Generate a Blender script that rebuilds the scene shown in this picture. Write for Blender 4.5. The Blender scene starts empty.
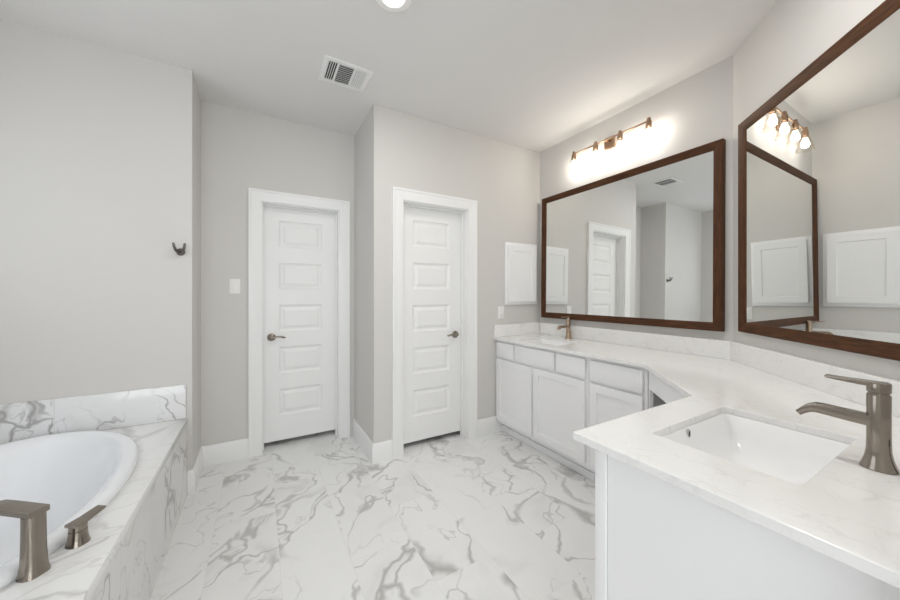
import bpy, bmesh, math
from mathutils import Vector, Matrix
R = math.radians
sc = bpy.context.scene
C = sc.collection

# ------------------------------------------------------------------ camera, sky, light, exposure
cam_d = bpy.data.cameras.new('camera')
cam_d.sensor_width = 36.0
cam_d.lens = 331.46 / 900 * 36
cam_d.shift_y = -5.4 / 900
cam_d.clip_start = 0.02
cam = bpy.data.objects.new('camera', cam_d); C.objects.link(cam)
cam.location = (0, 0, 1.2876); cam.rotation_euler = (R(90), 0, R(-30))
sc.camera = cam

SKY = 4.5
w = bpy.data.worlds.new('sky'); sc.world = w; w.use_nodes = True
bg = w.node_tree.nodes['Background']
bg.inputs[0].default_value = (0.955, 0.975, 1.0, 1); bg.inputs[1].default_value = SKY

def portal(name, loc, rot, sx, sy):
    l = bpy.data.lights.new(name, 'AREA'); l.shape = 'RECTANGLE'; l.size = sx; l.size_y = sy
    l.cycles.is_portal = True
    o = bpy.data.objects.new(name, l); C.objects.link(o); o.location = loc; o.rotation_euler = rot
    return o
# daylight enters by two unseen windows, added over the tub and behind the camera
portal('added_window_portal', (-1.60, 1.70, 1.75), (0, R(-90), 0), 1.1, 1.5)
portal('added_window_portal_rear', (-0.35, -1.62, 1.45), (R(90), 0, 0), 1.9, 1.9)

CAN_W, BULB_E = 7.7, 62.0
sc.view_settings.view_transform = 'Standard'; sc.view_settings.look = 'None'
sc.view_settings.gamma = 1; sc.view_settings.use_curve_mapping = False
sc.view_settings.exposure = 0.05
cy = sc.cycles
cy.max_bounces = 14; cy.diffuse_bounces = 8; cy.glossy_bounces = 8; cy.transmission_bounces = 8
cy.transparent_max_bounces = 16; cy.sample_clamp_indirect = 6.0; cy.use_denoising = True

# ------------------------------------------------------------------ materials
def mat(name, col, rough=0.5, metal=0.0, spec=0.5, bump=0.0, bscale=60.0, var=0.0, emis=0.0, ecol=None, coat=0.0):
    m = bpy.data.materials.new(name); m.use_nodes = True
    nt = m.node_tree; p = nt.nodes['Principled BSDF']
    p.inputs['Base Color'].default_value = (*col, 1)
    p.inputs['Roughness'].default_value = rough; p.inputs['Metallic'].default_value = metal
    p.inputs['Specular IOR Level'].default_value = spec
    p.inputs['Coat Weight'].default_value = coat
    if emis:
        p.inputs['Emission Color'].default_value = (*(ecol or col), 1); p.inputs['Emission Strength'].default_value = emis
    tc = nt.nodes.new('ShaderNodeTexCoord')
    n = nt.nodes.new('ShaderNodeTexNoise'); n.inputs['Scale'].default_value = bscale; n.inputs['Detail'].default_value = 4
    nt.links.new(tc.outputs['Object'], n.inputs['Vector'])
    if bump:
        b = nt.nodes.new('ShaderNodeBump'); b.inputs['Strength'].default_value = bump; b.inputs['Distance'].default_value = 0.002
        nt.links.new(n.outputs['Fac'], b.inputs['Height']); nt.links.new(b.outputs[0], p.inputs['Normal'])
    if var:
        r = nt.nodes.new('ShaderNodeValToRGB')
        r.color_ramp.elements[0].color = (*[c * (1 - var) for c in col], 1); r.color_ramp.elements[1].color = (*[min(1, c * (1 + var)) for c in col], 1)
        nt.links.new(n.outputs['Fac'], r.inputs[0]); nt.links.new(r.outputs[0], p.inputs['Base Color'])
    return m

M = {}
M['paint'] = mat('grey_wall_paint', (0.635, 0.620, 0.598), 0.75, bump=0.12, bscale=90, spec=0.3)
M['ceil'] = mat('ceiling_paint', (0.735, 0.725, 0.712), 0.85, bump=0.15, bscale=70, spec=0.2)
M['trim'] = mat('white_trim_enamel', (0.83, 0.83, 0.825), 0.35, bump=0.02, bscale=40)
M['cab'] = mat('white_cabinet_lacquer', (0.865, 0.865, 0.87), 0.38, bump=0.02, bscale=40)
M['plastic'] = mat('white_plastic', (0.84, 0.83, 0.81), 0.35, bump=0.01)
M['porc'] = mat('white_porcelain', (0.88, 0.885, 0.89), 0.06, coat=0.4, bump=0.004, bscale=8)
M['acryl'] = mat('white_tub_acrylic', (0.86, 0.875, 0.90), 0.10, coat=0.3, bump=0.004, bscale=6)
M['dark'] = mat('duct_shade_black', (0.03, 0.03, 0.032), 0.8, bump=0.1)  # black that stands in for the shade inside the vent
M['ventgrey'] = mat('vent_enamel', (0.80, 0.80, 0.79), 0.45, bump=0.02)
M['hook'] = mat('gunmetal', (0.16, 0.15, 0.14), 0.35, metal=0.9, bump=0.02)
M['hole_shade'] = mat('overflow_shade_black', (0.015, 0.015, 0.015), 0.6, bump=0.02)  # near black that paints the shade inside the sink overflow
M['cabin'] = mat('grey_cabinet_board', (0.42, 0.40, 0.38), 0.7, bump=0.05, var=0.08)  # grey board, darker than the cabinet lacquer

def brushed(name, col, rough, sc3):
    m = mat(name, col, rough, metal=1.0); nt = m.node_tree; p = nt.nodes['Principled BSDF']
    tc = nt.nodes.new('ShaderNodeTexCoord'); mp = nt.nodes.new('ShaderNodeMapping'); mp.inputs['Scale'].default_value = sc3
    n = nt.nodes.new('ShaderNodeTexNoise'); n.inputs['Scale'].default_value = 90; n.inputs['Detail'].default_value = 3
    nt.links.new(tc.outputs['Object'], mp.inputs[0]); nt.links.new(mp.outputs[0], n.inputs['Vector'])
    r = nt.nodes.new('ShaderNodeMapRange'); r.inputs['To Min'].default_value = rough - 0.02; r.inputs['To Max'].default_value = rough + 0.02
    nt.links.new(n.outputs['Fac'], r.inputs['Value']); nt.links.new(r.outputs[0], p.inputs['Roughness'])
    return m
M['nickel'] = brushed('brushed_nickel', (0.30, 0.265, 0.225), 0.19, (12, 12, 0.5))
M['nickel_warm'] = brushed('warm_brushed_nickel', (0.42, 0.32, 0.235), 0.28, (12, 12, 0.5))
M['chrome'] = brushed('dull_chrome', (0.6, 0.6, 0.6), 0.2, (4, 4, 4))
M['copper'] = brushed('aged_copper', (0.37, 0.25, 0.17), 0.34, (1, 12, 12))

def wood(name, along):
    m = mat(name, (0.09, 0.035, 0.015), 0.55, spec=0.2); nt = m.node_tree; p = nt.nodes['Principled BSDF']
    tc = nt.nodes.new('ShaderNodeTexCoord'); mp = nt.nodes.new('ShaderNodeMapping')
    mp.inputs['Scale'].default_value = along
    n = nt.nodes.new('ShaderNodeTexNoise'); n.inputs['Scale'].default_value = 9; n.inputs['Detail'].default_value = 6; n.inputs['Distortion'].default_value = 0.6
    r = nt.nodes.new('ShaderNodeValToRGB')
    r.color_ramp.elements[0].position = 0.3; r.color_ramp.elements[1].position = 0.75
    r.color_ramp.elements[0].color = (0.042, 0.0165, 0.0065, 1); r.color_ramp.elements[1].color = (0.110, 0.045, 0.018, 1)
    nt.links.new(tc.outputs['Object'], mp.inputs[0]); nt.links.new(mp.outputs[0], n.inputs['Vector'])
    nt.links.new(n.outputs['Fac'], r.inputs[0]); nt.links.new(r.outputs[0], p.inputs['Base Color'])
    return m
M['wood_h'] = wood('walnut_stained_wood_rail', (1.2, 1.2, 14))
M['wood_v'] = wood('walnut_stained_wood_stile', (14, 14, 1.2))

def mirror_mat():
    m = mat('silvered_glass', (0.86, 0.875, 0.865), 0.0, metal=1.0); return m
M['mirror'] = mirror_mat()

def clear_glass(name, tint, refl):
    m = bpy.data.materials.new(name); m.use_nodes = True; nt = m.node_tree
    nt.nodes.remove(nt.nodes['Principled BSDF']); out = nt.nodes['Material Output']
    t = nt.nodes.new('ShaderNodeBsdfTransparent'); t.inputs[0].default_value = (*tint, 1)
    g = nt.nodes.new('ShaderNodeBsdfGlossy'); g.inputs['Roughness'].default_value = 0.03
    f = nt.nodes.new('ShaderNodeLayerWeight'); f.inputs['Blend'].default_value = refl
    mx = nt.nodes.new('ShaderNodeMixShader')
    nt.links.new(f.outputs['Facing'], mx.inputs[0]); nt.links.new(t.outputs[0], mx.inputs[1]); nt.links.new(g.outputs[0], mx.inputs[2])
    nt.links.new(mx.outputs[0], out.inputs[0]); return m
M['shade'] = clear_glass('clear_shade_glass', (0.98, 0.96, 0.93), 0.06)
M['pane'] = clear_glass('window_glass', (0.97, 0.98, 0.98), 0.1)
M['pane_dimming'] = clear_glass('dimming_grey_window_glass', (0.685, 0.695, 0.71), 0.1)  # grey tint put in to cut the daylight through the left window
M['bulb'] = mat('lit_bulb', (1, 0.9, 0.7), 0.3, emis=BULB_E, ecol=(1.0, 0.965, 0.92))
M['lens'] = mat('lit_downlight_lens', (1, 1, 1), 0.3, emis=6.0, ecol=(1.0, 0.97, 0.93))

def marble(name, tile=None, off=(0, 0), plane='XY', scale=1.0, base=(0.80, 0.80, 0.795), vein=(0.36, 0.35, 0.345), rough=0.16, strength=1.0, grout=(0.62, 0.615, 0.61), seed=0.0, stagger=0.5, rot=0.0):
    """white marble-look porcelain; tile = (w, h) in metres: every tile cuts its own piece of stone"""
    m = bpy.data.materials.new(name); m.use_nodes = True; nt = m.node_tree; N = nt.nodes.new; L = nt.links.new
    p = nt.nodes['Principled BSDF']; p.inputs['Roughness'].default_value = rough
    tc = N('ShaderNodeTexCoord')
    def math_(op, a, b=None, c=None):
        n = N('ShaderNodeMath'); n.operation = op
        for i, v in enumerate((a, b, c)):
            if v is None: continue
            if isinstance(v, (int, float)): n.inputs[i].default_value = v
            else: L(v, n.inputs[i])
        return n.outputs[0]
    def vmath(op, a, b):
        n = N('ShaderNodeVectorMath'); n.operation = op
        for i, v in enumerate((a, b)):
            if isinstance(v, tuple): n.inputs[i].default_value = v
            else: L(v, n.inputs[i])
        return n.outputs[0]
    co = tc.outputs['Object']
    groutfac = None
    if tile:
        sp = N('ShaderNodeSeparateXYZ'); L(co, sp.inputs[0])
        a, b = {'XY': (0, 1), 'XZ': (0, 2), 'YZ': (1, 2)}[plane]
        u = math_('DIVIDE', math_('ADD', sp.outputs[a], -off[0]), tile[0])
        ui = math_('FLOOR', u)
        v0 = math_('DIVIDE', math_('ADD', sp.outputs[b], -off[1]), tile[1])
        v = math_('ADD', v0, math_('MULTIPLY', ui, stagger))
        vi = math_('FLOOR', v)
        fu = math_('FRACT', u); fv = math_('FRACT', v)
        du = math_('MULTIPLY', math_('MINIMUM', fu, math_('SUBTRACT', 1.0, fu)), tile[0])
        dv = math_('MULTIPLY', math_('MINIMUM', fv, math_('SUBTRACT', 1.0, fv)), tile[1])
        groutfac = math_('LESS_THAN', math_('MINIMUM', du, dv), 0.0012)
        cb = N('ShaderNodeCombineXYZ'); L(ui, cb.inputs[0]); L(vi, cb.inputs[1]); cb.inputs[2].default_value = seed
        wn = N('ShaderNodeTexWhiteNoise'); wn.noise_dimensions = '3D'; L(cb.outputs[0], wn.inputs['Vector'])
        co = vmath('ADD', co, vmath('MULTIPLY', wn.outputs['Color'], (7.0, 7.0, 7.0)))
    else:
        co = vmath('ADD', co, (seed, seed * 1.7, seed * .6))
    mp = N('ShaderNodeMapping'); mp.inputs['Scale'].default_value = (scale,) * 3; mp.inputs['Rotation'].default_value = (R(20) * (plane != 'XY'), R(25) * (plane != 'XY'), R(rot)); L(co, mp.inputs[0])
    q = mp.outputs[0]
    # warp
    wnz = N('ShaderNodeTexNoise'); wnz.inputs['Scale'].default_value = 2.6; wnz.inputs['Detail'].default_value = 4; wnz.inputs['Roughness'].default_value = 0.46; L(q, wnz.inputs['Vector'])
    wv = vmath('MULTIPLY', vmath('SUBTRACT', wnz.outputs['Color'], (0.5, 0.5, 0.5)), (0.55, 0.55, 0.55))
    st = N('ShaderNodeMapping'); st.inputs['Scale'].default_value = (1.5, 0.72, 1.0); L(vmath('ADD', q, wv), st.inputs[0])
    qw = st.outputs[0]
    def noise(vec, s, d=4, r=0.5):
        n = N('ShaderNodeTexNoise'); n.inputs['Scale'].default_value = s; n.inputs['Detail'].default_value = d; n.inputs['Roughness'].default_value = r; L(vec, n.inputs['Vector']); return n.outputs['Fac']
    def maprange(v, a, b, c=0.0, d=1.0):
        n = N('ShaderNodeMapRange'); n.interpolation_type = 'SMOOTHSTEP'
        n.inputs['From Min'].default_value = a; n.inputs['From Max'].default_value = b; n.inputs['To Min'].default_value = c; n.inputs['To Max'].default_value = d
        L(v, n.inputs['Value']); return n.outputs[0]
    def vor(vec, s):
        n = N('ShaderNodeTexVoronoi'); n.feature = 'DISTANCE_TO_EDGE'; n.inputs['Scale'].default_value = s; L(vec, n.inputs['Vector']); return n.outputs['Distance']
    # bold veins: cell borders of varying width, only where a mask lets them through
    width = maprange(noise(q, 3.0), 0.35, 0.72, 0.008, 0.085)
    e1 = vor(qw, 2.3)
    v1 = math_('SUBTRACT', 1.0, math_('SMOOTH_MIN', math_('DIVIDE', e1, width), 1.0, 0.2))
    v1 = math_('MAXIMUM', v1, 0.0)
    v1 = math_('MULTIPLY', v1, maprange(noise(q, 2.2, 3), 0.38, 0.58))
    # thin veins
    r2 = math_('ABSOLUTE', math_('SUBTRACT', noise(qw, 2.1, 3, 0.45), 0.5))
    v2 = math_('MULTIPLY', maprange(r2, 0.0, 0.013, 0.8, 0.0), maprange(noise(q, 3.0, 2), 0.38, 0.56))
    r3 = math_('ABSOLUTE', math_('SUBTRACT', noise(qw, 4.2, 3, 0.45), 0.48))
    v3 = math_('MULTIPLY', maprange(r3, 0.0, 0.012, 0.5, 0.0), maprange(noise(q, 2.4, 2), 0.40, 0.58))
    # cloudy haze near the veins
    cl = maprange(noise(qw, 1.7, 6, 0.62), 0.48, 0.80, 0.0, 0.34)
    tot = math_('MULTIPLY', math_('MINIMUM', math_('ADD', math_('MAXIMUM', math_('MAXIMUM', v1, v2), v3), cl), 1.0), strength)
    mx = N('ShaderNodeMix'); mx.data_type = 'RGBA'; L(tot, mx.inputs[0]); mx.inputs[6].default_value = (*base, 1); mx.inputs[7].default_value = (*vein, 1)
    col = mx.outputs[2]
    if groutfac is not None:
        m2 = N('ShaderNodeMix'); m2.data_type = 'RGBA'; L(groutfac, m2.inputs[0]); L(col, m2.inputs[6]); m2.inputs[7].default_value = (*grout, 1); col = m2.outputs[2]
    L(col, p.inputs['Base Color'])
    return m
M['floor'] = marble('marble_floor_tile', (0.30, 0.60), (0.088, 0.12), 'XY', rot=28, rough=0.24, seed=3, scale=0.72, strength=0.85, vein=(0.40, 0.39, 0.38), grout=(0.735, 0.73, 0.725))
M['deck'] = marble('marble_deck_tile', (0.60, 0.60), (-0.043, -0.995), 'XY', seed=5, rough=0.14, stagger=0, base=(0.80, 0.80, 0.795), strength=0.5, rot=60)
M['apron'] = marble('marble_apron_tile_shaded', (0.60, 1.2), (-0.995, -0.3), 'YZ', seed=9, rough=0.16, stagger=0, base=(0.72, 0.72, 0.715))  # base darker than the deck tile: the apron's shade put into its colour
M['splash'] = marble('marble_splash_tile', (0.577, 1.2), (-0.043, -0.2), 'XZ', seed=12, rough=0.16, stagger=0, base=(0.78, 0.785, 0.79))
M['quartz'] = marble('white_quartz', None, scale=4.5, base=(0.85, 0.845, 0.835), vein=(0.60, 0.585, 0.565), rough=0.12, strength=0.30, seed=2)

# ------------------------------------------------------------------ helpers
def put(bm, tmp):
    me = bpy.data.meshes.new('t'); tmp.to_mesh(me); tmp.free(); bm.from_mesh(me); bpy.data.meshes.remove(me)

def box(bm, x0, x1, y0, y1, z0, z1, bev=0.0, seg=2, mtx=None):
    t = bmesh.new(); bmesh.ops.create_cube(t, size=1)
    for v in t.verts:
        v.co = Vector(((x0 + x1) / 2 + v.co.x * (x1 - x0), (y0 + y1) / 2 + v.co.y * (y1 - y0), (z0 + z1) / 2 + v.co.z * (z1 - z0)))
    if bev: bmesh.ops.bevel(t, geom=t.edges[:], offset=bev, segments=seg, affect='EDGES', profile=0.5)
    if mtx: bmesh.ops.transform(t, matrix=mtx, verts=t.verts)
    put(bm, t)

def loft(bm, rings, cap0=True, cap1=True, closed=False):
    t = bmesh.new(); vr = [[t.verts.new(p) for p in r] for r in rings]; n = len(rings[0])
    pairs = list(zip(vr[:-1], vr[1:])) + ([(vr[-1], vr[0])] if closed else [])
    for a, b in pairs:
        for i in range(n):
            t.faces.new((a[i], a[(i + 1) % n], b[(i + 1) % n], b[i]))
    if cap0 and not closed: t.faces.new(list(reversed(vr[0])))
    if cap1 and not closed: t.faces.new(vr[-1])
    bmesh.ops.recalc_face_normals(t, faces=t.faces); put(bm, t)

def circ(c, r, z, n=32):
    return [Vector((c[0] + r * math.cos(2 * math.pi * i / n), c[1] + r * math.sin(2 * math.pi * i / n), z)) for i in range(n)]

def lathe(bm, prof, c=(0, 0), n=32, cap0=True, cap1=True, mtx=None):
    t = bmesh.new(); loft(t, [circ(c, max(r, 1e-5), z, n) for r, z in prof], cap0, cap1)
    if mtx: bmesh.ops.transform(t, matrix=mtx, verts=t.verts)
    put(bm, t)

def tube(bm, pts, rad, n=20, flat=1.0):
    pts = [Vector(p) for p in pts]; rings = []
    rads = rad if isinstance(rad, (list, tuple)) else [rad] * len(pts)
    up = None
    for i, p in enumerate(pts):
        d = (pts[min(i + 1, len(pts) - 1)] - pts[max(i - 1, 0)]).normalized()
        if up is None:
            up = Vector((0, 0, 1)) if abs(d.z) < 0.9 else Vector((1, 0, 0))
        s = d.cross(up).normalized(); up = s.cross(d).normalized()
        rings.append([p + (s * math.cos(2 * math.pi * k / n) + up * flat * math.sin(2 * math.pi * k / n)) * rads[i] for k in range(n)])
    loft(bm, rings)

def rrect(cx, cy, hx, hy, r, z, k=6):
    out = []
    for sx, sy, a0 in ((1, 1, 0), (-1, 1, 90), (-1, -1, 180), (1, -1, 270)):
        for i in range(k + 1):
            a = R(a0 + 90 * i / k)
            out.append(Vector((cx + sx * (hx - r) + r * math.cos(a), cy + sy * (hy - r) + r * math.sin(a), z)))
    return out

def prism(bm, poly, z0, z1, holes=(), bev=0.0):
    t = bmesh.new(); eds = []
    for lp in [poly] + list(holes):
        vs = [t.verts.new((x, y, z1)) for x, y in lp]
        eds += [t.edges.new((vs[i], vs[(i + 1) % len(vs)])) for i in range(len(vs))]
    bmesh.ops.triangle_fill(t, use_beauty=True, use_dissolve=False, edges=eds)
    for f in t.faces:
        if f.normal.z < 0: f.normal_flip()
    ret = bmesh.ops.extrude_face_region(t, geom=t.faces[:])
    for v in [g for g in ret['geom'] if isinstance(g, bmesh.types.BMVert)]: v.co.z = z0
    bmesh.ops.recalc_face_normals(t, faces=t.faces)
    if bev:
        e = [e for e in t.edges if len(e.link_faces) == 2 and e.calc_face_angle(0) > 0.5]
        bmesh.ops.bevel(t, geom=e, offset=bev, segments=2, affect='EDGES', profile=0.5)
    put(bm, t)

def tag(o, label=None, cat=None, group=None, kind=None):
    if label: o['label'] = label
    if cat: o['category'] = cat
    if group: o['group'] = group
    if kind: o['kind'] = kind
    return o

def thing(name, loc, label, cat, rz=0.0, group=None, kind=None):
    o = bpy.data.objects.new(name, None); C.objects.link(o); o.location = loc; o.rotation_euler = (0, 0, rz); o.empty_display_size = 0.05
    o['_loc'] = list(loc)
    return tag(o, label, cat, group, kind)

def obj(name, bm, m, parent=None, local=False, smooth=True, label=None, ang=28):
    """one mesh object; the shape is given in world space unless local"""
    me = bpy.data.meshes.new(name)
    root = parent
    while root is not None and root.parent is not None: root = root.parent
    if root is not None and not local:
        bmesh.ops.translate(bm, vec=-Vector(root.location), verts=bm.verts)
    bmesh.ops.recalc_face_normals(bm, faces=bm.faces)
    bm.to_mesh(me); bm.free()
    if smooth:
        for p in me.polygons: p.use_smooth = True
        me.set_sharp_from_angle(angle=R(ang))
    me.materials.append(m)
    o = bpy.data.objects.new(name, me); C.objects.link(o)
    if parent is not None: o.parent = parent
    if label: o['label'] = label
    return o

def B(*boxes, bev=0.0):
    bm = bmesh.new()
    for b in boxes: box(bm, *b, bev=bev)
    return bm

# panelled front lying in local XZ, front face at y = 0 looking to -Y, thickness th towards +Y
def panel_front(W, z0, z1, th, cells, steps, bev=0.0):
    """cells: rectangles (x0,x1,z0,z1) sunk by steps [(inset, depth), ...]"""
    t = bmesh.new()
    xs = sorted({0, W, *[c[0] for c in cells], *[c[1] for c in cells]}); zs = sorted({z0, z1, *[c[2] for c in cells], *[c[3] for c in cells]})
    def q(pts): t.faces.new([t.verts.new(p) for p in pts])
    for i in range(len(xs) - 1):
        for j in range(len(zs) - 1):
            mx, mz = (xs[i] + xs[i + 1]) / 2, (zs[j] + zs[j + 1]) / 2
            if any(c[0] < mx < c[1] and c[2] < mz < c[3] for c in cells): continue
            q([(xs[i], 0, zs[j]), (xs[i + 1], 0, zs[j]), (xs[i + 1], 0, zs[j + 1]), (xs[i], 0, zs[j + 1])])
    for c in cells:
        prev = (c[0], c[1], c[2], c[3], 0.0)
        for ins, dep in steps:
            cur = (c[0] + ins, c[1] - ins, c[2] + ins, c[3] - ins, dep)
            def cor(k): return [(k[0], k[4], k[2]), (k[1], k[4], k[2]), (k[1], k[4], k[3]), (k[0], k[4], k[3])]
            a, b = cor(prev), cor(cur)
            for i in range(4): q([a[i], a[(i + 1) % 4], b[(i + 1) % 4], b[i]])
            prev = cur
        q(cor(prev))
    q([(0, th, z0), (0, th, z1), (W, th, z1), (W, th, z0)])
    q([(0, 0, z0), (0, 0, z1), (0, th, z1), (0, th, z0)]); q([(W, 0, z0), (W, th, z0), (W, th, z1), (W, 0, z1)])
    q([(0, 0, z1), (W, 0, z1), (W, th, z1), (0, th, z1)]); q([(0, 0, z0), (0, th, z0), (W, th, z0), (W, 0, z0)])
    bmesh.ops.remove_doubles(t, verts=t.verts, dist=1e-5); bmesh.ops.recalc_face_normals(t, faces=t.faces)
    return t

def moved(bm, mtx):
    bmesh.ops.transform(bm, matrix=mtx, verts=bm.verts); return bm

# ------------------------------------------------------------------ plan of the room
XB, YC, Y1, XR, XS, YW = 2.497, 2.482, 3.078, 0.762, -0.374, 2.702
XL, YE, XP, YD = -1.485, -1.5, 0.775, 0.060
HC = 2.743; T = 0.12
KD = 1.614                       # the diagonal wall is x - y = KD
DX0, DX1 = (KD + YD, YD), (XB, XB - KD)

def S(name, bm, m, label, cat, **k):
    return tag(obj(name, bm, m, **k), label, cat, kind='structure')

room = [(XL, YE), (XP, YE), (XP, YD), DX0, DX1, (XB, YC), (XR, YC), (XR, Y1), (XS, Y1), (XS, YW), (XL, YW)]
bm = bmesh.new(); prism(bm, [(XL - T, YE - T), (XB + 0.3, YE - T), (XB + 0.3, Y1 + 0.6), (XL - T, Y1 + 0.6)], -0.06, 0)
S('floor', bm, M['floor'], 'white marble look tiles with grey veins across the bathroom floor', 'floor', smooth=False)
bm = bmesh.new(); prism(bm, [(XL - T, YE - T), (XB + 0.3, YE - T), (XB + 0.3, Y1 + 0.6), (XL - T, Y1 + 0.6)], HC, HC + 0.08)
S('ceiling', bm, M['ceil'], 'flat pale grey ceiling holding the vent and the downlight', 'ceiling', smooth=False)

def wall_x(name, x0, x1, y, ythick, holes, label):          # runs along X; holes (x0,x1,z0,z1)
    bs = []; ya, yb = sorted((y, y + ythick)); cur = x0
    for hx0, hx1, hz0, hz1 in holes:
        bs.append((cur, hx0, ya, yb, 0, HC))
        if hz0 > 0: bs.append((hx0, hx1, ya, yb, 0, hz0))
        bs.append((hx0, hx1, ya, yb, hz1, HC)); cur = hx1
    bs.append((cur, x1, ya, yb, 0, HC))
    return S(name, B(*bs), M['paint'], label, 'wall', smooth=False)
D1 = (0.017, 0.630, 2.045)       # left opening x0 x1 head
D2 = (0.992, 1.618, 2.045)
wall_x('wall_back_left', XS, XR, Y1, T, [(D1[0], D1[1], 0, D1[2])], 'grey recessed wall around the left hand panelled door')
wall_x('wall_back_right', XR, XB + T, YC, T, [(D2[0], D2[1], 0, D2[2])], 'pale grey wall holding the right hand door and the small white cabinet')
S('wall_return', B((XR, XR + T, YC + T, Y1 + T, 0, HC)), M['paint'], 'narrow return wall stepping forward between the two doors', 'wall', smooth=False)
wall_x('wall_tub', XL - T, XS, YW, T + Y1 - YW, [], 'pale wall above the far end of the tub with the dark hook')
bsW = (0.95, 2.45, 1.20, 2.30)
S('wall_left', B((XL - T, XL, YE - T, bsW[0], 0, HC), (XL - T, XL, bsW[1], YW, 0, HC), (XL - T, XL, bsW[0], bsW[1], 0, bsW[2]), (XL - T, XL, bsW[0], bsW[1], bsW[3], HC)), M['paint'], 'long left wall beside the tub with the added wide window', 'wall', smooth=False)
S('wall_right', B((XB, XB + T, XB - KD, YC, 0, HC)), M['paint'], 'pale wall behind the long vanity and the wide framed mirror', 'wall', smooth=False)
bm = bmesh.new(); o_ = T / math.sqrt(2)
prism(bm, [DX1, (DX1[0] + T, DX1[1]), (DX0[0] + 2 * o_ - 0.03, DX0[1]), DX0], 0, HC)
S('wall_diagonal', bm, M['paint'], 'angled corner wall carrying the tall framed mirror at right', 'wall', smooth=False)
S('wall_vanity', B((XP, DX0[0] + 0.14, YD - T, YD, 0, HC)), M['paint'], 'wall behind the near sink, to the right of the camera', 'wall', smooth=False)
S('wall_entry', B((XP, XP + T, YE, YD - T, 0, HC)), M['paint'], 'short wall beside the passage behind the camera', 'wall', smooth=False)
RW = (-1.30, 0.60, 0.50, 2.40)
wall_x('wall_rear', XL - T, XP + T, YE, -T, [RW], 'rear wall behind the camera with an added tall window')

# baseboards: an L profile with an eased top edge
def base_run(bm, pts, h=0.15, th=0.016):
    """a run of wall-foot points; the room lies to the right of travel; mitred at corners"""
    P = [Vector((*p, 0)) for p in pts]
    prof = [(0.0003, 0), (th, 0), (th, h - 0.022), (th * 0.55, h - 0.004), (th * 0.4, h), (0.0003, h)]
    ns = [Vector(((P[i + 1] - P[i]).y, -(P[i + 1] - P[i]).x, 0)).normalized() for i in range(len(P) - 1)]
    rings = []
    for i, p in enumerate(P):
        n0, n1 = ns[max(i - 1, 0)], ns[min(i, len(ns) - 1)]
        m = (n0 + n1) / (1 + n0.dot(n1))
        rings.append([p + m * a + Vector((0, 0, z)) for a, z in prof])
    loft(bm, rings)
CW = 0.090
bm = bmesh.new(); base_run(bm, [(-0.3975, YW), (XS, YW), (XS, Y1), (D1[0] - CW + 0.004, Y1)])
S('baseboard_back_left', bm, M['trim'], 'white baseboard at the foot of the recessed wall beside the tub', 'baseboard')
bm = bmesh.new(); base_run(bm, [(XR, Y1), (XR, YC), (D2[0] - CW + 0.004, YC)])
S('baseboard_return', bm, M['trim'], 'white baseboard wrapping the outside corner between the doors', 'baseboard')
bm = bmesh.new(); base_run(bm, [(D2[1] + CW - 0.004, YC), (2.0, YC)])
S('baseboard_back_right', bm, M['trim'], 'short white baseboard from the right door to the vanity', 'baseboard')

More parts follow.
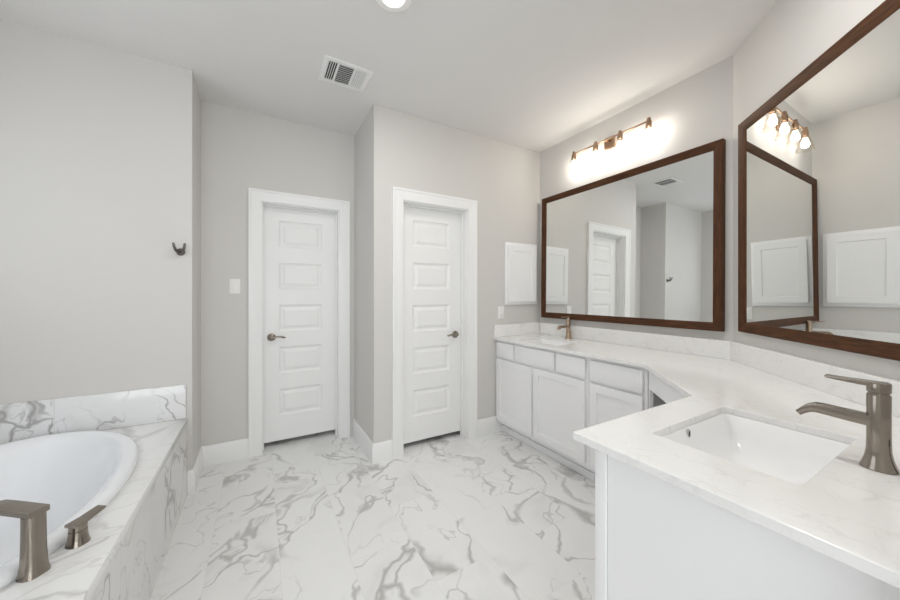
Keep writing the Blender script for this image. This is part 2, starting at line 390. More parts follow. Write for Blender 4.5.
# doors
def make_door(name, x0, x1, head, y, knob_right, label):
    t = thing(name, ((x0 + x1) / 2, y, 0), label, 'door', kind='structure')
    co = CW; th = 0.02
    # mitred casing with a stepped face
    bm = bmesh.new()
    prof = [(0.0, 0.0), (0.0, th * 0.75), (0.006, th * 0.9), (co - 0.02, th * 1.0), (co - 0.014, th * 1.25), (co, th * 1.25), (co, 0)]
    for side in (-1, 1):
        xe = x0 if side < 0 else x1
        rings = []
        for zz, k in ((0.0, 0), (head, 1)):
            rings.append([Vector((xe + side * (a - 0.004), y - d, zz + (a - 0.004) * k)) for a, d in prof])
        loft(bm, rings)
    loft(bm, [[Vector((x0 - (a - 0.004), y - d, head + (a - 0.004))) for a, d in prof], [Vector((x1 + (a - 0.004), y - d, head + (a - 0.004))) for a, d in prof]])
    obj('door_casing', bm, M['trim'], t)
    jt = 0.012; rec = 0.098
    bm = B((x0, x0 + jt, y, y + T, 0, head), (x1 - jt, x1, y, y + T, 0, head), (x0 + jt, x1 - jt, y, y + T, head - jt, head),
           (x0 + jt, x0 + jt + 0.010, y + rec - 0.034, y + rec, 0, head - jt), (x1 - jt - 0.010, x1 - jt, y + rec - 0.034, y + rec, 0, head - jt), (x0 + jt + 0.010, x1 - jt - 0.010, y + rec - 0.034, y + rec, head - jt - 0.010, head - jt))
    obj('door_jamb', bm, M['trim'], t)
    sx0, sx1 = x0 + jt + 0.003, x1 - jt - 0.003; W = sx1 - sx0; st = 0.118
    z0, z1 = 0.045, head - jt - 0.003
    ph, gap, zb = 0.226, 0.1335, 0.255
    cells = [(st, W - st, zb + k * (ph + gap), zb + k * (ph + gap) + ph) for k in range(5)]
    bm = moved(panel_front(W, z0, z1, 0.035, cells, [(0.004, 0.005), (0.016, 0.012), (0.026, 0.012), (0.048, 0.003)]), Matrix.Translation((sx0, y + rec, 0)))
    obj('door_slab', bm, M['trim'], t, ang=20)
    # lever handle
    kx = (sx1 - 0.062) if knob_right else (sx0 + 0.062); kz = 0.928; dr = -1 if knob_right else 1
    yf = y + rec
    bm = bmesh.new(); lathe(bm, [(0.030, 0), (0.0325, 0.003), (0.031, 0.008), (0.022, 0.012), (0.012, 0.016), (0.0105, 0.030), (0.012, 0.044), (0.011, 0.050), (0.0001, 0.052)], n=32, mtx=Matrix.Translation((kx, yf, kz)) @ Matrix.Rotation(R(90), 4, 'X'))
    hd = obj('door_handle', bm, M['nickel'], t, label='brushed nickel rosette of the door handle')
    bm = bmesh.new()
    pts = [(kx - dr * 0.006, yf - 0.046, kz), (kx + dr * 0.02, yf - 0.047, kz + 0.002), (kx + dr * 0.045, yf - 0.050, kz + 0.006), (kx + dr * 0.07, yf - 0.050, kz + 0.004), (kx + dr * 0.092, yf - 0.046, kz - 0.003), (kx + dr * 0.104, yf - 0.042, kz - 0.004)]
    tube(bm, pts, [0.010, 0.0085, 0.0075, 0.008, 0.0085, 0.004], 20)
    obj('lever', bm, M['nickel'], hd)
    # the floor beyond the undercut shows dark; the closed room behind
    return t
make_door('door_1', D1[0], D1[1], D1[2], Y1, False, 'white five panel door in the recessed wall, lever at its left')
make_door('door_2', D2[0], D2[1], D2[2], YC, True, 'white five panel door nearest the vanity, lever at its right')
# unseen closet walls, added to block sky light and keep the undercut gap dark
S('wall_added_closet_left', B((-0.20, 1.0, Y1 + 0.5, Y1 + 0.56, 0, HC), (-0.26, -0.20, Y1 + T, Y1 + 0.56, 0, HC), (1.0, 1.06, Y1 + T, Y1 + 0.56, 0, HC)), M['paint'], 'unseen closet wall added behind the left door to keep its gap dark', 'wall', smooth=False)
S('wall_added_closet_right', B((XR + T, XB + T, YC + 0.55, YC + 0.61, 0, HC), (XB + T, XB + T + 0.06, YC, YC + 0.61, 0, HC)), M['paint'], 'unseen closet wall added behind the right door to keep its gap dark', 'wall', smooth=False)

# unseen windows, added to bring daylight into the room
def make_window(name, label, ctr, wdt, hgt, rz, glass):
    t = thing(name, ctr, label, 'window', rz=rz, kind='structure')
    f = 0.045; bm = B((-wdt / 2, wdt / 2, -0.03, 0.05, -hgt / 2, -hgt / 2 + f), (-wdt / 2, wdt / 2, -0.03, 0.05, hgt / 2 - f, hgt / 2), (-wdt / 2, -wdt / 2 + f, -0.03, 0.05, -hgt / 2 + f, hgt / 2 - f), (wdt / 2 - f, wdt / 2, -0.03, 0.05, -hgt / 2 + f, hgt / 2 - f), (-0.02, 0.02, -0.01, 0.03, -hgt / 2 + f, hgt / 2 - f))
    obj('window_frame', bm, M['trim'], t, local=True)
    obj('window_pane', B((-wdt / 2 + f, wdt / 2 - f, 0.008, 0.012, -hgt / 2 + f, hgt / 2 - f)), glass, t, local=True)
make_window('added_window_left', 'unseen white framed window added in the left wall over the tub for daylight', (XL - 0.06, 1.70, 1.75), 1.5, 1.1, R(90), M['pane_dimming'])
make_window('added_window_rear', 'unseen white framed tall window added in the rear wall behind the camera for fill light', (-0.35, YE - 0.06, 1.45), 1.9, 1.9, 0, M['pane'])

# ------------------------------------------------------------------ vanity cabinets
HT = 0.891; CT = 0.022; ZU = HT - CT
FX = 1.943                         # face frame plane of the long run
def front_x(W, z0, z1, shaker):    # a front panel built in local XZ then turned to look to -X : local x -> -Y
    th = 0.019
    if shaker:
        bm = panel_front(W, z0, z1, th, [(0.052, W - 0.052, z0 + 0.052, z1 - 0.052)], [(0.003, 0.007)])
    else:
        bm = bmesh.new(); box(bm, 0, W, 0, th, z0, z1, bev=0.0025)
    return bm
TURN_X = Matrix.Rotation(R(-90), 4, 'Z')        # looks to -X, local x runs to -Y
TURN_Y = Matrix.Rotation(R(180), 4, 'Z')        # looks to +Y, local x runs to -X

def fit_x(bm, y_hi): return moved(bm, Matrix.Translation((FX - 0.020, y_hi, 0)) @ TURN_X)

# sink base by the back wall
ya, yb = 1.478, YC - 0.003
t = thing('sink_cabinet', (2.23, (ya + yb) / 2, 0), 'white double door vanity cabinet with a row of drawer fronts beside the back wall', 'cabinet')
obj('carcass', B((FX + 0.02, XB - 0.003, ya, ya + 0.018, 0.10, ZU), (FX + 0.02, XB - 0.003, yb - 0.018, yb, 0.10, ZU), (FX + 0.02, XB - 0.003, ya + 0.018, yb - 0.018, 0.10, 0.118), (XB - 0.010, XB - 0.003, ya + 0.018, yb - 0.018, 0.118, ZU)), M['cab'], t, smooth=False)
obj('face_frame', B((FX, FX + 0.02, ya, ya + 0.03, 0.10, ZU), (FX, FX + 0.02, yb - 0.03, yb, 0.10, ZU), (FX, FX + 0.02, 1.975, 2.025, 0.10, ZU), (FX + 0.0008, FX + 0.0192, ya + 0.03, yb - 0.03, ZU - 0.03, ZU), (FX + 0.0008, FX + 0.0192, ya + 0.03, yb - 0.03, 0.68, 0.73), (FX + 0.0008, FX + 0.0192, ya + 0.03, yb - 0.03, 0.10, 0.145), (FX + 0.0004, FX + 0.0196, 2.20, 2.24, 0.72, ZU - 0.001), (FX + 0.0004, FX + 0.0196, 1.735, 1.785, 0.72, ZU - 0.001)), M['cab'], t, smooth=False)
bm = B((2.012, 2.03, ya, yb, 0.0, 0.10)); box(bm, 1.995, 2.012, ya, yb, 0.0, 0.055, bev=0.004)
obj('toe_kick', bm, M['cab'], t)
for (h, l) in ((2.466, 2.231), (2.213, 1.772), (1.747, 1.497)):
    obj('drawer_front', fit_x(front_x(h - l, 0.712, 0.848, False), h), M['cab'], t)
for (h, l) in ((2.466, 2.010), (1.984, 1.497)):
    obj('cabinet_door', fit_x(front_x(h - l, 0.135, 0.694, True), h), M['cab'], t, ang=20)
# drawer base
ya, yb = 1.085, 1.476
t = thing('base_cabinet', (2.23, (ya + yb) / 2, 0), 'narrow white vanity cabinet with one drawer over one door, beside the diagonal knee space', 'cabinet')
obj('carcass', B((FX + 0.02, XB - 0.003, ya, ya + 0.018, 0.10, ZU), (FX + 0.02, XB - 0.003, yb - 0.018, yb, 0.10, ZU), (FX + 0.02, XB - 0.003, ya + 0.018, yb - 0.018, 0.10, 0.118), (XB - 0.010, XB - 0.003, ya + 0.018, yb - 0.018, 0.118, ZU)), M['cab'], t, smooth=False)
obj('face_frame', B((FX, FX + 0.02, ya, ya + 0.03, 0.10, ZU), (FX, FX + 0.02, yb - 0.03, yb, 0.10, ZU), (FX + 0.0008, FX + 0.0192, ya + 0.03, yb - 0.03, ZU - 0.03, ZU), (FX + 0.0008, FX + 0.0192, ya + 0.03, yb - 0.03, 0.68, 0.73), (FX + 0.0008, FX + 0.0192, ya + 0.03, yb - 0.03, 0.10, 0.145)), M['cab'], t, smooth=False)
bm = B((2.012, 2.03, ya, yb, 0.0, 0.10)); box(bm, 1.995, 2.012, ya, yb, 0.0, 0.055, bev=0.004)
obj('toe_kick', bm, M['cab'], t)
obj('drawer_front', fit_x(front_x(0.350, 0.712, 0.848, False), 1.457), M['cab'], t)
obj('cabinet_door', fit_x(front_x(0.350, 0.135, 0.694, True), 1.457), M['cab'], t, ang=20)

# near sink cabinet (front looks to +Y, its end panel faces the camera)
NX0, NX1, NF = 0.828, 1.476, 0.610
t = thing('sink_cabinet', ((NX0 + NX1) / 2, 0.35, 0), 'white vanity cabinet nearest the camera showing its plain end panel', 'cabinet')
obj('carcass', B((NX1 - 0.018, NX1, YD + 0.003, NF - 0.02, 0.10, ZU), (NX0 + 0.024, NX1 - 0.018, YD + 0.003, NF - 0.02, 0.10, 0.118), (NX0 + 0.024, NX1 - 0.018, YD + 0.003, YD + 0.010, 0.118, ZU)), M['cab'], t, smooth=False)
obj('end_panel', B((NX0 + 0.006, NX0 + 0.024, YD + 0.003, NF - 0.036, 0.0, ZU)), M['cab'], t, smooth=False)
obj('corner_stile', B((NX0, NX0 + 0.024, NF - 0.034, NF, 0.0, ZU), bev=0.0015), M['cab'], t)
obj('face_frame', B((NX0 + 0.024, NX0 + 0.04, NF - 0.02, NF, 0.10, ZU), (NX1 - 0.03, NX1, NF - 0.02, NF, 0.10, ZU), (NX0 + 0.04, NX1 - 0.03, NF - 0.02, NF, ZU - 0.03, ZU), (NX0 + 0.04, NX1 - 0.03, NF - 0.02, NF, 0.68, 0.73), (NX0 + 0.04, NX1 - 0.03, NF - 0.02, NF, 0.10, 0.145)), M['cab'], t, smooth=False)
obj('toe_kick', B((NX0 + 0.026, NX1, NF - 0.09, NF - 0.072, 0.0, 0.10)), M['cab'], t)
fy = lambda bm, xhi: moved(bm, Matrix.Translation((xhi, NF + 0.020, 0)) @ TURN_Y)
obj('drawer_front', fy(front_x(0.590, 0.712, 0.848, False), NX1 - 0.022), M['cab'], t)
obj('cabinet_door', fy(front_x(0.292, 0.135, 0.694, True), NX1 - 0.022), M['cab'], t, ang=20)
obj('cabinet_door', fy(front_x(0.292, 0.135, 0.694, True), NX1 - 0.317), M['cab'], t, ang=20)

# diagonal knee space between the two runs: apron, stiles, dark board behind
A0, A1 = Vector((FX, 1.083, 0)), Vector((NX1 + 0.002, NF, 0))
dv = (A1 - A0).normalized(); nv = Vector((dv.y, -dv.x, 0))       # towards the room corner?
if nv.dot(Vector((1, -1, 0))) < 0: nv = -nv
def slab_d(bm, s0, s1, d0, d1, z0, z1):
    pts = [A0 + dv * s0 + nv * d0, A0 + dv * s1 + nv * d0, A0 + dv * s1 + nv * d1, A0 + dv * s0 + nv * d1]
    prism(bm, [(p.x, p.y) for p in pts], z0, z1)
Ld = (A1 - A0).length
t = thing('corner_cabinet', tuple((A0 + A1) / 2 + nv * 0.2), 'white diagonal corner apron over a dark open knee space between the vanities', 'cabinet')
bm = bmesh.new(); slab_d(bm, 0.0, 0.022, 0.002, 0.020, 0.0, ZU)
obj('corner_stile', bm, M['cab'], t, smooth=False)
bm = bmesh.new(); slab_d(bm, Ld - 0.022, Ld, 0.002, 0.020, 0.0, ZU)
obj('corner_stile', bm, M['cab'], t, smooth=False)
bm = bmesh.new(); slab_d(bm, 0.022, Ld - 0.022, 0.002, 0.020, 0.748, ZU)
obj('apron', bm, M['cab'], t, smooth=False)
bm = bmesh.new(); slab_d(bm, 0.022, Ld - 0.022, 0.34, 0.352, 0.0, ZU - 0.005)
obj('back_panel', bm, M['cabin'], t, smooth=False, label='grey board at the back of the knee space')

# ------------------------------------------------------------------ countertop
SK1 = (2.015, 2.320, 1.820, 2.280)     # far sink cutout x0 x1 y0 y1
SK2 = (0.975, 1.432, 0.231, 0.535)     # near sink cutout
def hole(s, r=0.012): return [(p.x, p.y) for p in rrect((s[0] + s[1]) / 2, (s[2] + s[3]) / 2, (s[1] - s[0]) / 2, (s[3] - s[2]) / 2, r, 0, 4)]
g = 0.001
outer = [(XB - g, YC - g), (1.903, YC - g), (1.903, 1.079), (1.480, 0.653), (0.788, 0.653), (0.788, YD + g), (DX0[0] - g, YD + g), (XB - g, XB - KD + 0.002)]
bm = bmesh.new(); prism(bm, outer, ZU, HT, [hole(SK1), hole(SK2)], bev=0.0018)
ct = obj('countertop', bm, M['quartz'], smooth=False); tag(ct, 'white quartz countertop running round the corner over all vanity cabinets', 'countertop')
BS = 0.114; bt = 0.020
def bs(name_poly): 
    bm = bmesh.new(); prism(bm, name_poly, HT + 0.0005, HT + BS, bev=0.0015); return obj('backsplash', bm, M['quartz'], ct, local=True, smooth=False)
s2 = bt * math.sqrt(2); h_ = bt * math.tan(R(22.5))
bs([(1.905, YC - g), (1.905, YC - bt), (XB - bt, YC - bt), (XB - g, YC - g)])
bs([(XB - g, YC - bt - 0.001), (XB - bt, YC - bt - 0.001), (XB - bt, XB - KD + h_), (XB - g, XB - KD)])
bs([(XB - g, XB - KD - 0.001), (XB - bt, XB - KD + h_ - 0.001), (DX0[0] - h_ + 0.001, YD + bt), (DX0[0], YD + g)])
bs([(DX0[0] - 0.001, YD + g), (DX0[0] - h_, YD + bt), (0.788, YD + bt), (0.788, YD + g)])

# ------------------------------------------------------------------ sinks
def make_sink(cx, cy, hx, hy, rz, label):
    """hx along the counter, hy front to back; local +Y points to the user"""
    t = thing('sink', (cx, cy, ZU), label, 'sink', rz=rz, group='undermount sinks')
    rg = [(hx + 0.014, hy + 0.014, 0.02, -0.0005), (hx + 0.001, hy + 0.001, 0.012, -0.0005), (hx - 0.004, hy - 0.004, 0.016, -0.006), (hx - 0.020, hy - 0.020, 0.022, -0.060), (hx - 0.050, hy - 0.045, 0.035, -0.095), (hx - 0.115, hy - 0.085, 0.040, -0.112), (0.030, 0.030, 0.029, -0.118)]
    up = [rrect(0, 0, a, b, r, z) for a, b, r, z in rg]
    lo = [rrect(0, 0, a + (0.012 if i else 0), b + (0.012 if i else 0), r, z - 0.012) for i, (a, b, r, z) in enumerate(rg)]
    lo[1] = rrect(0, 0, hx + 0.013, hy + 0.013, 0.02, -0.0125)
    bm = bmesh.new(); loft(bm, list(reversed(lo)) + up, cap0=True, cap1=True)
    obj('basin', bm, M['porc'], t, local=True, ang=50)
    bm = bmesh.new(); lathe(bm, [(0.027, -0.1178), (0.027, -0.1150), (0.020, -0.1140), (0.0195, -0.1160), (0.0001, -0.1160)]); lathe(bm, [(0.017, -0.1158), (0.017, -0.111), (0.012, -0.1095), (0.0001, -0.109)])
    obj('drain', bm, M['nickel'], t, local=True, label='brushed nickel pop up drain')
    # overflow slot in the wall on the user's side
    mt = Matrix.Translation((-0.035, hy - 0.0092, -0.0175)) @ Matrix.Rotation(R(90), 4, 'X')
    bm = bmesh.new(); lathe(bm, [(0.0085, -0.004), (0.0085, 0.0012), (0.0060, 0.0022), (0.0050, 0.0005)], n=24, cap1=False, mtx=mt @ Matrix.Diagonal((1.15, 1.6, 1, 1)))
    ov = obj('overflow_ring', bm, M['chrome'], t, local=True, label='chrome ring round the overflow hole')
    bm = bmesh.new(); lathe(bm, [(0.0056, -0.003), (0.0056, 0.0014), (0.0001, 0.0015)], n=24, mtx=mt @ Matrix.Diagonal((1.15, 1.6, 1, 1)))
    obj('overflow_shade_disc', bm, M['hole_shade'], ov, local=True, label='black disc standing in for the shade inside the overflow hole')  # flat black disc painting the shade of a hole
    return t
make_sink((SK2[0] + SK2[1]) / 2, (SK2[2] + SK2[3]) / 2, (SK2[1] - SK2[0]) / 2, (SK2[3] - SK2[2]) / 2, 0, 'large white rectangular sink set under the near countertop')
make_sink((SK1[0] + SK1[1]) / 2, (SK1[2] + SK1[3]) / 2, (SK1[3] - SK1[2]) / 2, (SK1[1] - SK1[0]) / 2, R(90), 'far white sink under the wide mirror, before the small faucet')

# ------------------------------------------------------------------ vanity faucets (local +Y = spout direction)
def make_faucet(x, y, rz, m, label):
    t = thing('faucet', (x, y, HT + 0.0004), label, 'faucet', rz=rz, group='single lever faucets')
    bm = bmesh.new()
    prof = [(0.0300, 0.0, .0285), (0.0297, 0.003, .0282), (0.0258, 0.012, .0248), (0.0212, 0.026, .0211), (0.0188, 0.042, .0188), (0.0182, 0.07, .0182), (0.0181, 0.166, .0181), (0.0168, 0.169, .0168)]
    loft(bm, [rrect(0, 0, a, b, min(a, b) * 0.93, z) for a, z, b in prof])
    obj('faucet_body', bm, m, t, local=True, ang=50)
    bm = bmesh.new(); rings = []
    for yy, zc, hw, hh, tl in ((0.0, 0.1055, .0150, .0125, 0), (0.04, 0.1075, .0150, .0122, 2), (0.085, 0.1105, .0150, .0115, 2), (0.100, 0.1105, .0150, .0108, -10), (0.111, 0.1055, .0150, .0095, -30), (0.120, 0.0975, .0148, .0080, -42), (0.128, 0.0895, .0144, .0072, -46)):
        mt = Matrix.Translation((0, yy, zc)) @ Matrix.Rotation(R(tl), 4, 'X') @ Matrix.Rotation(R(90), 4, 'X')
        rings.append([mt @ Vector((p.x, p.y, 0)) for p in rrect(0, 0, hw, hh, 0.003, 0, 3)])
    loft(bm, rings)
    obj('spout', bm, m, t, local=True, ang=20)
    bm = bmesh.new(); loft(bm, [rrect(0, 0, a, a * .98, a * 0.93, z) for a, z in ((.0160, .169), (.0160, .1725), (.0184, .174), (.0187, .193), (.0175, .1955))])
    hb = obj('handle_cap', bm, m, t, local=True, ang=50)
    bm = bmesh.new(); rings = []
    for yy, zc, hw, hh in ((-0.012, .1910, .0155, .0052), (0.02, .1912, .0155, .0048), (0.05, .1920, .0145, .0038), (0.077, .1938, .0130, .0030), (0.082, .1942, .0120, .0022)):
        mt = Matrix.Translation((0, yy, zc)) @ Matrix.Rotation(R(90), 4, 'X')
        rings.append([mt @ Vector((p.x, p.y, 0)) for p in rrect(0, 0, hw, hh, 0.002, 0, 3)])
    loft(bm, rings)
    obj('lever', bm, m, hb, local=True, ang=20)
    bm = bmesh.new(); lathe(bm, [(0.003, 0.0), (0.003, 0.052), (0.005, 0.055), (0.005, 0.064), (0.003, 0.067)], c=(0, -0.036), n=16)
    obj('lift_rod', bm, m, t, local=True)
    return t
make_faucet(1.227, 0.166, 0, M['nickel'], 'large brushed nickel single lever faucet on the near countertop')
make_faucet(2.422, 2.058, R(90), M['nickel_warm'], 'small looking bronze toned faucet at the far sink under the wide mirror')

# ------------------------------------------------------------------ mirrors
def make_mirror(W, z0, z1, fw, loc, rz, label, lean=0.0, d=0.024):
    """local X along the wall, local -Y into the room, back at y = 0"""
    t = thing('framed_mirror', (loc[0], loc[1], (z0 + z1) / 2), label, 'mirror', rz=rz, group='wood framed mirrors')
    t.rotation_euler = (lean, 0, rz)
    Hh = (z1 - z0) / 2
    prof = [(0, 0.001), (0, d), (0.004, d + 0.003), (fw * 0.5, d), (fw - 0.010, d - 0.005), (fw, d - 0.010), (fw, 0.001)]
    a, b = W / 2, Hh
    corners = [(-a, -b, 1, 1), (a, -b, -1, 1), (a, b, -1, -1), (-a, b, 1, -1)]
    for i in range(4):
        bm = bmesh.new(); c0, c1 = corners[i], corners[(i + 1) % 4]
        loft(bm, [[Vector((c[0] + c[2] * u, -dd, c[1] + c[3] * u)) for u, dd in prof] for c in (c0, c1)])
        obj('frame_rail' if i % 2 == 0 else 'frame_stile', bm, M['wood_h'] if i % 2 == 0 else M['wood_v'], t, local=True)
    obj('mirror_glass', B((-a + fw - 0.004, a - fw + 0.004, -(d - 0.012), -(d - 0.018), -b + fw - 0.004, b - fw + 0.004)), M['mirror'], t, local=True, smooth=False)
    return t
make_mirror(2.417 - 0.920, 1.061, 2.243, 0.053, (XB - 0.0068, (2.417 + 0.920) / 2), R(-90), 'wide brown wood framed mirror under the four bulb light', R(-0.6), 0.038)   # hangs with its foot a little forward
s0, s1 = 0.100, 1.075; sm = (s0 + s1) / 2 / math.sqrt(2)
make_mirror(s1 - s0, 1.074, 2.270, 0.054, (DX1[0] - sm, DX1[1] - sm), R(-135), 'tall brown wood framed mirror on the angled wall at right')

# ------------------------------------------------------------------ medicine cabinet, switch, outlet, hook
t = thing('medicine_cabinet', (2.232, YC, 1.19), 'small white shaker door wall cabinet beside the wide mirror', 'cabinet')
obj('cabinet_frame', B((2.030, 2.434, YC - 0.020, YC - 0.0005, 1.192, 1.790), bev=0.002), M['cab'], t)
bm = moved(panel_front(0.350, 1.222, 1.760, 0.019, [(0.052, 0.298, 1.274, 1.708)], [(0.003, 0.007)]), Matrix.Translation((2.057, YC - 0.0395, 0)))
obj('cabinet_door', bm, M['cab'], t, ang=20)

def plate(name, x, y, z, label, cat, rocker):
    t = thing(name, (x, y, z), label, cat)
    bm = bmesh.new(); box(bm, x - 0.036, x + 0.036, y - 0.006, y - 0.0003, z - 0.058, z + 0.058, bev=0.002); obj('wall_plate', bm, M['plastic'], t)
    if rocker:
        bm = bmesh.new(); box(bm, x - 0.0165, x + 0.0165, y - 0.0095, y - 0.006, z - 0.033, z + 0.033, bev=0.0015); obj('rocker', moved(bm, Matrix.Identity(4)), M['plastic'], t)
    else:
        bm = bmesh.new(); box(bm, x - 0.0165, x + 0.0165, y - 0.0085, y - 0.006, z - 0.033, z + 0.033, bev=0.0015); obj('receptacle', bm, M['plastic'], t)
plate('light_switch', -0.160, Y1, 1.352, 'white rocker light switch on the grey wall left of the left door', 'switch', True)
plate('outlet', 1.990, YC, 1.118, 'white outlet plate below the small wall cabinet, above the counter', 'outlet', False)

hx, hy_, hz = -0.432, YW, 1.560
t = thing('robe_hook', (hx, hy_, hz), 'dark double prong robe hook on the wall above the tub end', 'hook')
bm = bmesh.new(); lathe(bm, [(0.023, 0), (0.0235, 0.004), (0.020, 0.009), (0.011, 0.013), (0.010, 0.030), (0.0001, 0.033)], n=28, mtx=Matrix.Translation((hx, hy_, hz)) @ Matrix.Rotation(R(90), 4, 'X'))
obj('hook_base', bm, M['hook'], t)
for s in (-1, 1):
    bm = bmesh.new()
    tube(bm, [(hx, hy_ - 0.022, hz - 0.004), (hx + s * 0.010, hy_ - 0.034, hz - 0.003), (hx + s * 0.019, hy_ - 0.045, hz + 0.008), (hx + s * 0.025, hy_ - 0.052, hz + 0.027), (hx + s * 0.028, hy_ - 0.055, hz + 0.048), (hx + s * 0.029, hy_ - 0.055, hz + 0.052)], [0.009, 0.009, 0.008, 0.007, 0.0065, 0.004], 20)
    obj('prong', bm, M['hook'], t)

# ------------------------------------------------------------------ tub surround and tub
DZ = 0.493; TXE = -0.398; DY0 = 0.95
tcx, tcy, ta, tb = -0.970, 1.900, 0.487, 0.775
def oval(a, b, z, n=72, cx=tcx, cy=tcy, e=2.06):
    out = []
    for i in range(n):
        th = 2 * math.pi * i / n; c_, s_ = math.cos(th), math.sin(th)
        out.append(Vector((cx + a * math.copysign(abs(c_) ** (2 / e), c_), cy + b * math.copysign(abs(s_) ** (2 / e), s_), z)))
    return out
t = thing('tub_surround', (-0.94, tcy, 0), 'marble tiled deck and apron around the drop in tub', 'tub surround')
bm = bmesh.new(); prism(bm, [(XL + g, DY0), (TXE, DY0), (TXE, YW - g), (XL + g, YW - g)], DZ - 0.04, DZ, [[(p.x, p.y) for p in oval(ta - 0.03, tb - 0.03, 0)]], bev=0.0012)
obj('deck', bm, M['deck'], t)
obj('apron', B((TXE - 0.05, TXE - 0.0005, DY0, YW - g, 0.0, DZ - 0.0405), (XL + g, TXE - 0.05, DY0, DY0 + 0.05, 0, DZ - 0.0405)), M['apron'], t, smooth=False)
obj('splash_tile', B((XL + g, TXE - 0.006, YW - 0.010, YW - 0.0006, DZ + 0.0005, 0.708), bev=0.0015), M['splash'], t)
t = thing('bathtub', (tcx, tcy, 0.03), 'white oval drop in bathtub set into the marble deck', 'bathtub')
rg = [(0, 0, DZ + 0.0008), (0.002, 0.002, DZ + 0.016), (-0.006, -0.006, DZ + 0.027), (-0.020, -0.020, DZ + 0.033), (-0.040, -0.042, DZ + 0.033), (-0.058, -0.062, DZ + 0.024), (-0.074, -0.082, DZ - 0.01), (-0.115, -0.14, DZ - 0.12), (-0.145, -0.20, DZ - 0.25), (-0.20, -0.28, DZ - 0.345), (-0.29, -0.40, DZ - 0.375), (-0.42, -0.66, DZ - 0.380)]
inn = [oval(ta + da, tb + db, z) for da, db, z in rg]
out_ = [oval(ta - 0.034, tb - 0.034, DZ + 0.0008), oval(ta - 0.055, tb - 0.06, DZ - 0.05), oval(ta - 0.10, tb - 0.15, DZ - 0.26), oval(ta - 0.20, tb - 0.28, DZ - 0.375), oval(ta - 0.30, tb - 0.42, DZ - 0.40)]
bm = bmesh.new(); loft(bm, list(reversed(out_)) + inn, cap0=True, cap1=True)
obj('tub_shell', bm, M['acryl'], t, ang=60)
bm = bmesh.new(); lathe(bm, [(0.034, 0.1135), (0.034, 0.117), (0.026, 0.119), (0.0001, 0.1195)], c=(tcx, tcy + 0.25 - 0.25)); obj('drain', bm, M['nickel'], t)

# roman tub spout: wide flat column with a flat arm (local +Y = spout direction)
spd = math.atan2(0.8, 0.6)
t = thing('tub_spout', (-0.5545, 1.4095, DZ + 0.0004), 'wide brushed nickel tub spout standing on the marble deck', 'tub spout', rz=spd)
bm = bmesh.new()
loft(bm, [rrect(0, 0, a, b, min(a, b) * 0.8, z) for a, b, z in ((0.0300, 0.0280, 0.0), (0.0296, 0.0276, 0.003), (0.0272, 0.0252, 0.014), (0.0248, 0.0228, 0.034), (0.0236, 0.0210, 0.065), (0.0228, 0.0200, 0.12), (0.0226, 0.0198, 0.170))])
obj('spout_column', bm, M['nickel'], t, local=True, ang=50)
bm = bmesh.new(); rings = []
for yy, zc, hw, hh, tl in ((-0.0197, 0.178, .0226, .0085, 0), (0.02, 0.179, .0226, .0085, 0), (0.09, 0.181, .0226, .0082, 0), (0.13, 0.181, .0226, .008, -8), (0.155, 0.176, .0222, .0075, -28), (0.170, 0.166, .0218, .0068, -45)):
    mt = Matrix.Translation((0, yy, zc)) @ Matrix.Rotation(R(tl), 4, 'X') @ Matrix.Rotation(R(90), 4, 'X')
    rings.append([mt @ Vector((p.x, p.y, 0)) for p in rrect(0, 0, hw, hh, 0.0025, 0, 3)])
loft(bm, rings); obj('spout_arm', bm, M['nickel'], t, local=True, ang=20)
t = thing('tub_valve', (-0.500, 1.512, DZ + 0.0004), 'short brushed nickel lever valve beside the tub spout', 'valve', rz=spd - R(90))
bm = bmesh.new()
loft(bm, [rrect(0, 0, a, a, a * 0.85, z) for a, z in ((0.0270, 0.0), (0.0265, 0.003), (0.0235, 0.013), (0.0215, 0.026), (0.0205, 0.043))])
obj('valve_body', bm, M['nickel'], t, local=True, ang=50)
bm = bmesh.new(); loft(bm, [rrect(0, 0, a, a, a * 0.85, z) for a, z in ((.0190, .0433), (.0190, .0445), (.0205, .0455), (.0205, .062))])
cp = obj('handle_cap', bm, M['nickel'], t, local=True, ang=50)
bm = bmesh.new(); rings = []
for yy, zc, hw, hh in ((-0.0205, .0650, .0205, .0045), (0.018, .0670, .020, .0042), (0.045, .0725, .0185, .0036), (0.066, .0770, .0170, .0026)):
    mt = Matrix.Translation((0, yy, zc)) @ Matrix.Rotation(R(90), 4, 'X')
    rings.append([mt @ Vector((p.x, p.y, 0)) for p in rrect(0, 0, hw, hh, 0.0015, 0, 3)])
loft(bm, rings); obj('lever', bm, M['nickel'], cp, local=True, ang=20)

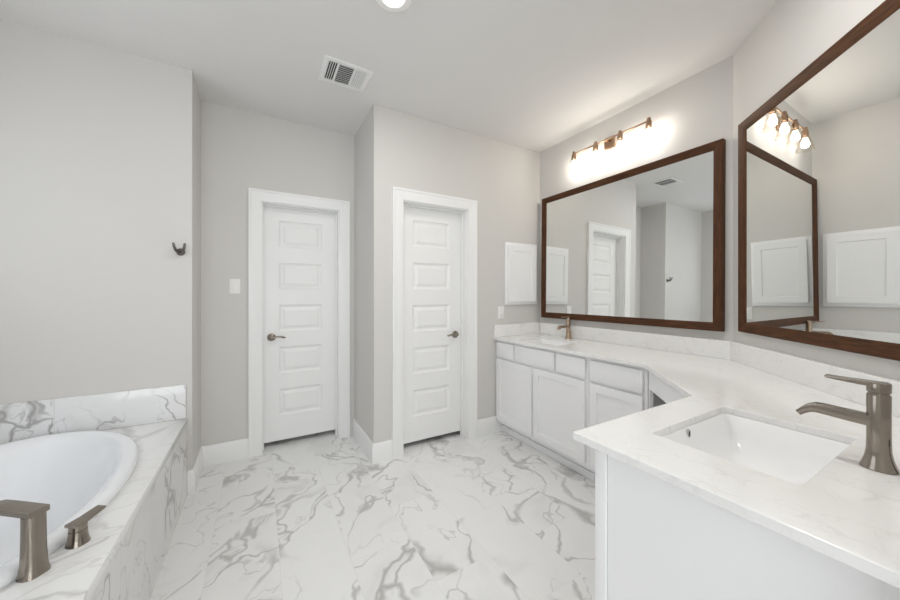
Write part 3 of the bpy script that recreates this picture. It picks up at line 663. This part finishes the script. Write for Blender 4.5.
# ------------------------------------------------------------------ four bulb vanity light
LX, LZ = 2.430, 2.538; ys = (2.003, 1.785, 1.569, 1.350)
t = thing('vanity_light', (XB, 1.685, 2.5), 'four bulb copper vanity light with clear glass shades above the wide mirror', 'light')
bm = bmesh.new(); tube(bm, [(LX, ys[0] + 0.004, LZ), (LX, ys[3] - 0.004, LZ)], 0.0065, 20); obj('crossbar', bm, M['copper'], t)
bm = bmesh.new(); box(bm, XB - 0.022, XB - 0.0005, 1.650, 1.738, 2.478, 2.572, bev=0.003); box(bm, LX - 0.004, XB - 0.02, 1.678, 1.694, LZ - 0.009, LZ + 0.009, bev=0.002); obj('backplate', bm, M['copper'], t)
for yy in ys:
    bm = bmesh.new(); lathe(bm, [(0.005, LZ + 0.024), (0.011, LZ + 0.021), (0.0135, LZ + 0.014), (0.0135, LZ + 0.002), (0.0185, LZ - 0.004), (0.0195, LZ - 0.010), (0.0195, LZ - 0.046), (0.0165, LZ - 0.048), (0.0160, LZ - 0.060), (0.0001, LZ - 0.060)], c=(LX, yy), n=28)
    sk = obj('socket', bm, M['copper'], t)
    bm = bmesh.new(); prof = [(0.0212, LZ - 0.030), (0.0235, LZ - 0.042), (0.0345, LZ - 0.082), (0.0445, LZ - 0.122), (0.0530, LZ - 0.156)]
    loft(bm, [circ((LX, yy), r, z, 36) for r, z in prof] + [circ((LX, yy), r - 0.0022, z, 36) for r, z in reversed(prof)], cap0=False, cap1=False)
    obj('glass_shade', bm, M['shade'], sk, label='clear flared glass shade')
    bm = bmesh.new(); lathe(bm, [(0.012, LZ - 0.0625), (0.0125, LZ - 0.072), (0.019, LZ - 0.088), (0.0235, LZ - 0.105), (0.022, LZ - 0.120), (0.014, LZ - 0.131), (0.0001, LZ - 0.1345)], c=(LX, yy), n=24)
    obj('bulb', bm, M['bulb'], sk, label='lit warm bulb')

# ------------------------------------------------------------------ ceiling vent and downlights
vx0, vx1, vy0, vy1 = 0.345, 0.648, 2.118, 2.372; zc = HC
t = thing('ceiling_vent', ((vx0 + vx1) / 2, (vy0 + vy1) / 2, HC), 'white three way air vent with dark centre grille in the ceiling', 'vent')
bm = bmesh.new(); fr = 0.032
prism(bm, [(vx0, vy0), (vx1, vy0), (vx1, vy1), (vx0, vy1)], zc - 0.008, zc - 0.0003, [[(vx0 + fr, vy0 + fr), (vx1 - fr, vy0 + fr), (vx1 - fr, vy1 - fr), (vx0 + fr, vy1 - fr)]], bev=0.0015)
xa, xb = vx0 + fr, vx1 - fr; c0, c1 = vx0 + 0.093, vx1 - 0.110
for xx in (c0, c1): box(bm, xx - 0.005, xx + 0.005, vy0 + fr, vy1 - fr, zc - 0.008, zc - 0.002)
obj('vent_frame', bm, M['ventgrey'], t)
obj('duct_shade_plate', B((xa, xb, vy0 + fr, vy1 - fr, zc - 0.0016, zc - 0.0004)), M['dark'], t)  # black plate on the solid ceiling, painting the duct's shade
def slat_bank(xs_, along_y, tilt, w):
    bm = bmesh.new()
    for c_ in xs_:
        if along_y: box(bm, -w, w, vy0 + fr, vy1 - fr, -0.0005, 0.0005, mtx=Matrix.Translation((c_, 0, zc - 0.006)) @ Matrix.Rotation(R(tilt), 4, 'Y'))
        else: box(bm, c0 + 0.005, c1 - 0.005, -w, w, -0.0005, 0.0005, mtx=Matrix.Translation((0, c_, zc - 0.006)) @ Matrix.Rotation(R(tilt), 4, 'X'))
    obj('louvre', bm, M['ventgrey'], t)
slat_bank([xa + 0.0015 + i * (c0 - 0.005 - xa - 0.003) / 4 for i in range(5)], True, -35, 0.0036)
slat_bank([c1 + 0.008 + i * (xb - c1 - 0.011) / 5 for i in range(6)], True, 30, 0.0058)
slat_bank([vy0 + fr + 0.006 + i * (vy1 - vy0 - 2 * fr - 0.012) / 9 for i in range(10)], False, 60, 0.0060)

def downlight(x, y, label, watts=CAN_W):
    t = thing('recessed_downlight', (x, y, HC), label, 'light', group='recessed ceiling downlights')
    bm = bmesh.new(); pr = [(0.090, -0.0005), (0.092, -0.004), (0.088, -0.008), (0.060, -0.010), (0.054, -0.004), (0.054, -0.0005)]
    loft(bm, [circ((x, y), r, HC + z, 48) for r, z in pr], cap0=False, cap1=False, closed=True); obj('trim_ring', bm, M['plastic'], t)
    bm = bmesh.new(); lathe(bm, [(0.0535, HC - 0.0008), (0.0535, HC - 0.0045), (0.045, HC - 0.006), (0.0001, HC - 0.0062)], c=(x, y), n=40); obj('lens', bm, M['lens'], t)
    l = bpy.data.lights.new('downlight_beam', 'AREA'); l.shape = 'DISK'; l.size = 0.11; l.energy = watts; l.color = (1.0, 0.98, 0.95)
    o = bpy.data.objects.new('downlight_beam', l); C.objects.link(o); o.location = (x, y, HC - 0.012)
downlight(0.566, 1.535, 'round lit downlight in the ceiling before the vent')
downlight(1.30, 0.55, 'unseen round lit downlight added in the ceiling above the near sink', 9.0)  # unseen lamp added to brighten the near vanity side
for o in list(bpy.data.objects):
    if '_loc' in o: del o['_loc']
